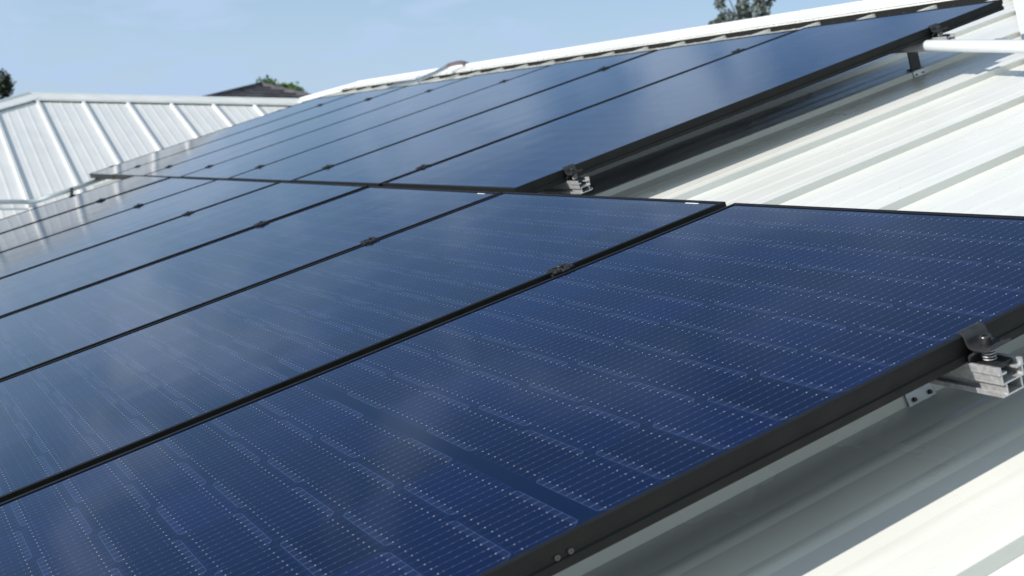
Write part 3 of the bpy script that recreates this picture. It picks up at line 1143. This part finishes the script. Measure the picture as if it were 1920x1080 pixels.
def tree(name, base, limbs, clumps, leaf, n_leaf, lm, label, droop=.0):
    """limbs: list of (points, r0, r1); clumps: (centre, radius xyz)."""
    root = empty(name, base)
    tag(root, label, 'tree')
    bm = bmesh.new()
    for pts, r0, r1 in limbs:
        pp = bez(pts, 5)
        n = len(pp)
        tube(bm, [p-base for p in pp], [r0+(r1-r0)*i/(n-1) for i in range(n)], 7)
    mesh_obj('trunk', bm, M_BARK, root, smooth=True)
    bm = bmesh.new()
    rnd = random.Random(len(label))
    tot = sum(r.x*r.y*r.z for c, r in clumps)
    for c, r in clumps:
        k = int(n_leaf*(r.x*r.y*r.z)/tot) + 6
        for _ in range(k):
            while True:
                q = Vector((rnd.uniform(-1, 1), rnd.uniform(-1, 1), rnd.uniform(-1, 1)))
                if .15 < q.length < 1: break
            p = c + Vector((q.x*r.x, q.y*r.y, q.z*r.z)) - base
            d = Vector((rnd.gauss(0, 1), rnd.gauss(0, 1), rnd.gauss(0, 1) - droop)).normalized()
            s = d.cross(Vector((rnd.gauss(0, 1), rnd.gauss(0, 1), rnd.gauss(0, 1)))).normalized()
            L = leaf*rnd.uniform(.6, 1.4); w = L*.32
            v = [bm.verts.new(p), bm.verts.new(p + d*L*.5 + s*w), bm.verts.new(p + d*L), bm.verts.new(p + d*L*.5 - s*w)]
            bm.faces.new(v)
    mesh_obj('crown', bm, lm, root)
    return root


UPV = Vector((0, 0, 1))
# left dark tree, half outside the frame
D = 42.0
pxm = D/2502.6
c = at(-17, 168, D)
base = Vector((c.x, c.y, GZ))
cls = []
rnd = random.Random(3)
for i in range(26):
    h = rnd.uniform(-3.4, .72)
    wd = .42 + .10*(-h)
    q = c + rgt*rnd.uniform(-wd, wd) + fwd*rnd.uniform(-wd, wd) + UPV*h
    cls.append((q, Vector((.24, .24, .34))*rnd.uniform(.7, 1.2)))
tree('cypress_tree', base, [([base, base*.5+c*.5, c + UPV*.3], .16, .03)], cls, .085, 9000,
     leaf_mat('dark_cypress_foliage', (.012, .022, .012), (.040, .060, .030)), 'narrow dark green tree at the left edge beyond the white wing roof')
# bushy green tree behind the tiled roof
D = 34.0
c = at(520, 186, D)
base = Vector((c.x, c.y, GZ))
cls = []
for dxp, dyp, r in ((495, 160, .20), (508, 157, .17), (520, 166, .20), (530, 172, .18), (541, 167, .14), (553, 173, .20), (560, 178, .14), (515, 178, .35), (545, 185, .35), (500, 175, .3), (535, 195, .5), (505, 200, .5)):
    for q in range(3):
        p_ = at(dxp + rnd.uniform(-6, 6), dyp - 1 + rnd.uniform(-4, 3), D + rnd.uniform(-.5, .5))
        cls.append((p_, Vector((r, r, r*.8))*1.15*rnd.uniform(.6, 1.0)))
for i in range(20):
    cls.append((c + Vector((rnd.uniform(-1.2, 1.2), rnd.uniform(-1.2, 1.2), rnd.uniform(-2.2, -.5))), Vector((.5, .5, .4))))
tree('bushy_tree', base, [([base, base*.4+c*.6, c], .18, .05), ([base*.4+c*.6, at(500, 172, D)], .07, .02), ([base*.4+c*.6, at(550, 178, D)], .07, .02)], cls, .095, 20000,
     leaf_mat('bright_green_foliage', (.040, .090, .012), (.120, .200, .035)), 'bushy bright green tree top behind the dark tiled roof')
# tall sparse grey-green gum behind the ridge at the upper right
D = 30.0
c = at(1392, 40, D)
base = Vector((c.x, c.y, GZ))
cls = []
spots = [(1350, 5, .17), (1348, 35, .22), (1335, 38, .10), (1356, 28, .16), (1344, 46, .16), (1362, 42, .13), (1366, 24, .11),
         (1372, 46, .14), (1384, 38, .16), (1386, 12, .12), (1392, 22, .20), (1398, 6, .16), (1404, 26, .14), (1402, 44, .12),
         (1412, 18, .16), (1418, 4, .14), (1418, 34, .15), (1428, 26, .15), (1430, 10, .18), (1436, 20, .14), (1442, 4, .13), (1424, 38, .12), (1410, 40, .12), (1378, 30, .10),
         (1365, -14, .2), (1350, -22, .25), (1395, -18, .28), (1425, -14, .25), (1448, -8, .16), (1440, -25, .22), (1380, -40, .3), (1410, -45, .3),
         (1352, 70, .2), (1392, 66, .25), (1425, 58, .2)]
for x_, y_, r in spots:
    for q in range(2):
        cls.append((at(x_+rnd.uniform(-3, 3), y_+rnd.uniform(-3, 3), D+rnd.uniform(-.8, .8)), Vector((r*.55, r*.55, r*.75))*rnd.uniform(.6, 1.0)))
f0 = at(1388, 130, D)
lims = [([base, base*.5+f0*.5, f0], .17, .10), ([f0, at(1395, 70, D), at(1384, 20, D), at(1388, -40, D)], .085, .02)]
for tx, ty in ((1350, 10), (1346, 40), (1412, 6), (1432, 16), (1424, 34), (1366, 28), (1440, -20), (1360, -20)):
    lims.append(([at(1391, 60, D), at((1391+tx)/2+4, (60+ty)/2+8, D+rnd.uniform(-.3, .3)), at(tx, ty, D+rnd.uniform(-.6, .6))], .03, .008))
tree('gum_tree', base, lims, cls, .085, 4300,
     leaf_mat('grey_green_gum_leaves', (.075, .100, .085), (.190, .225, .205)), 'tall sparse grey green tree rising behind the white ridge', .9)
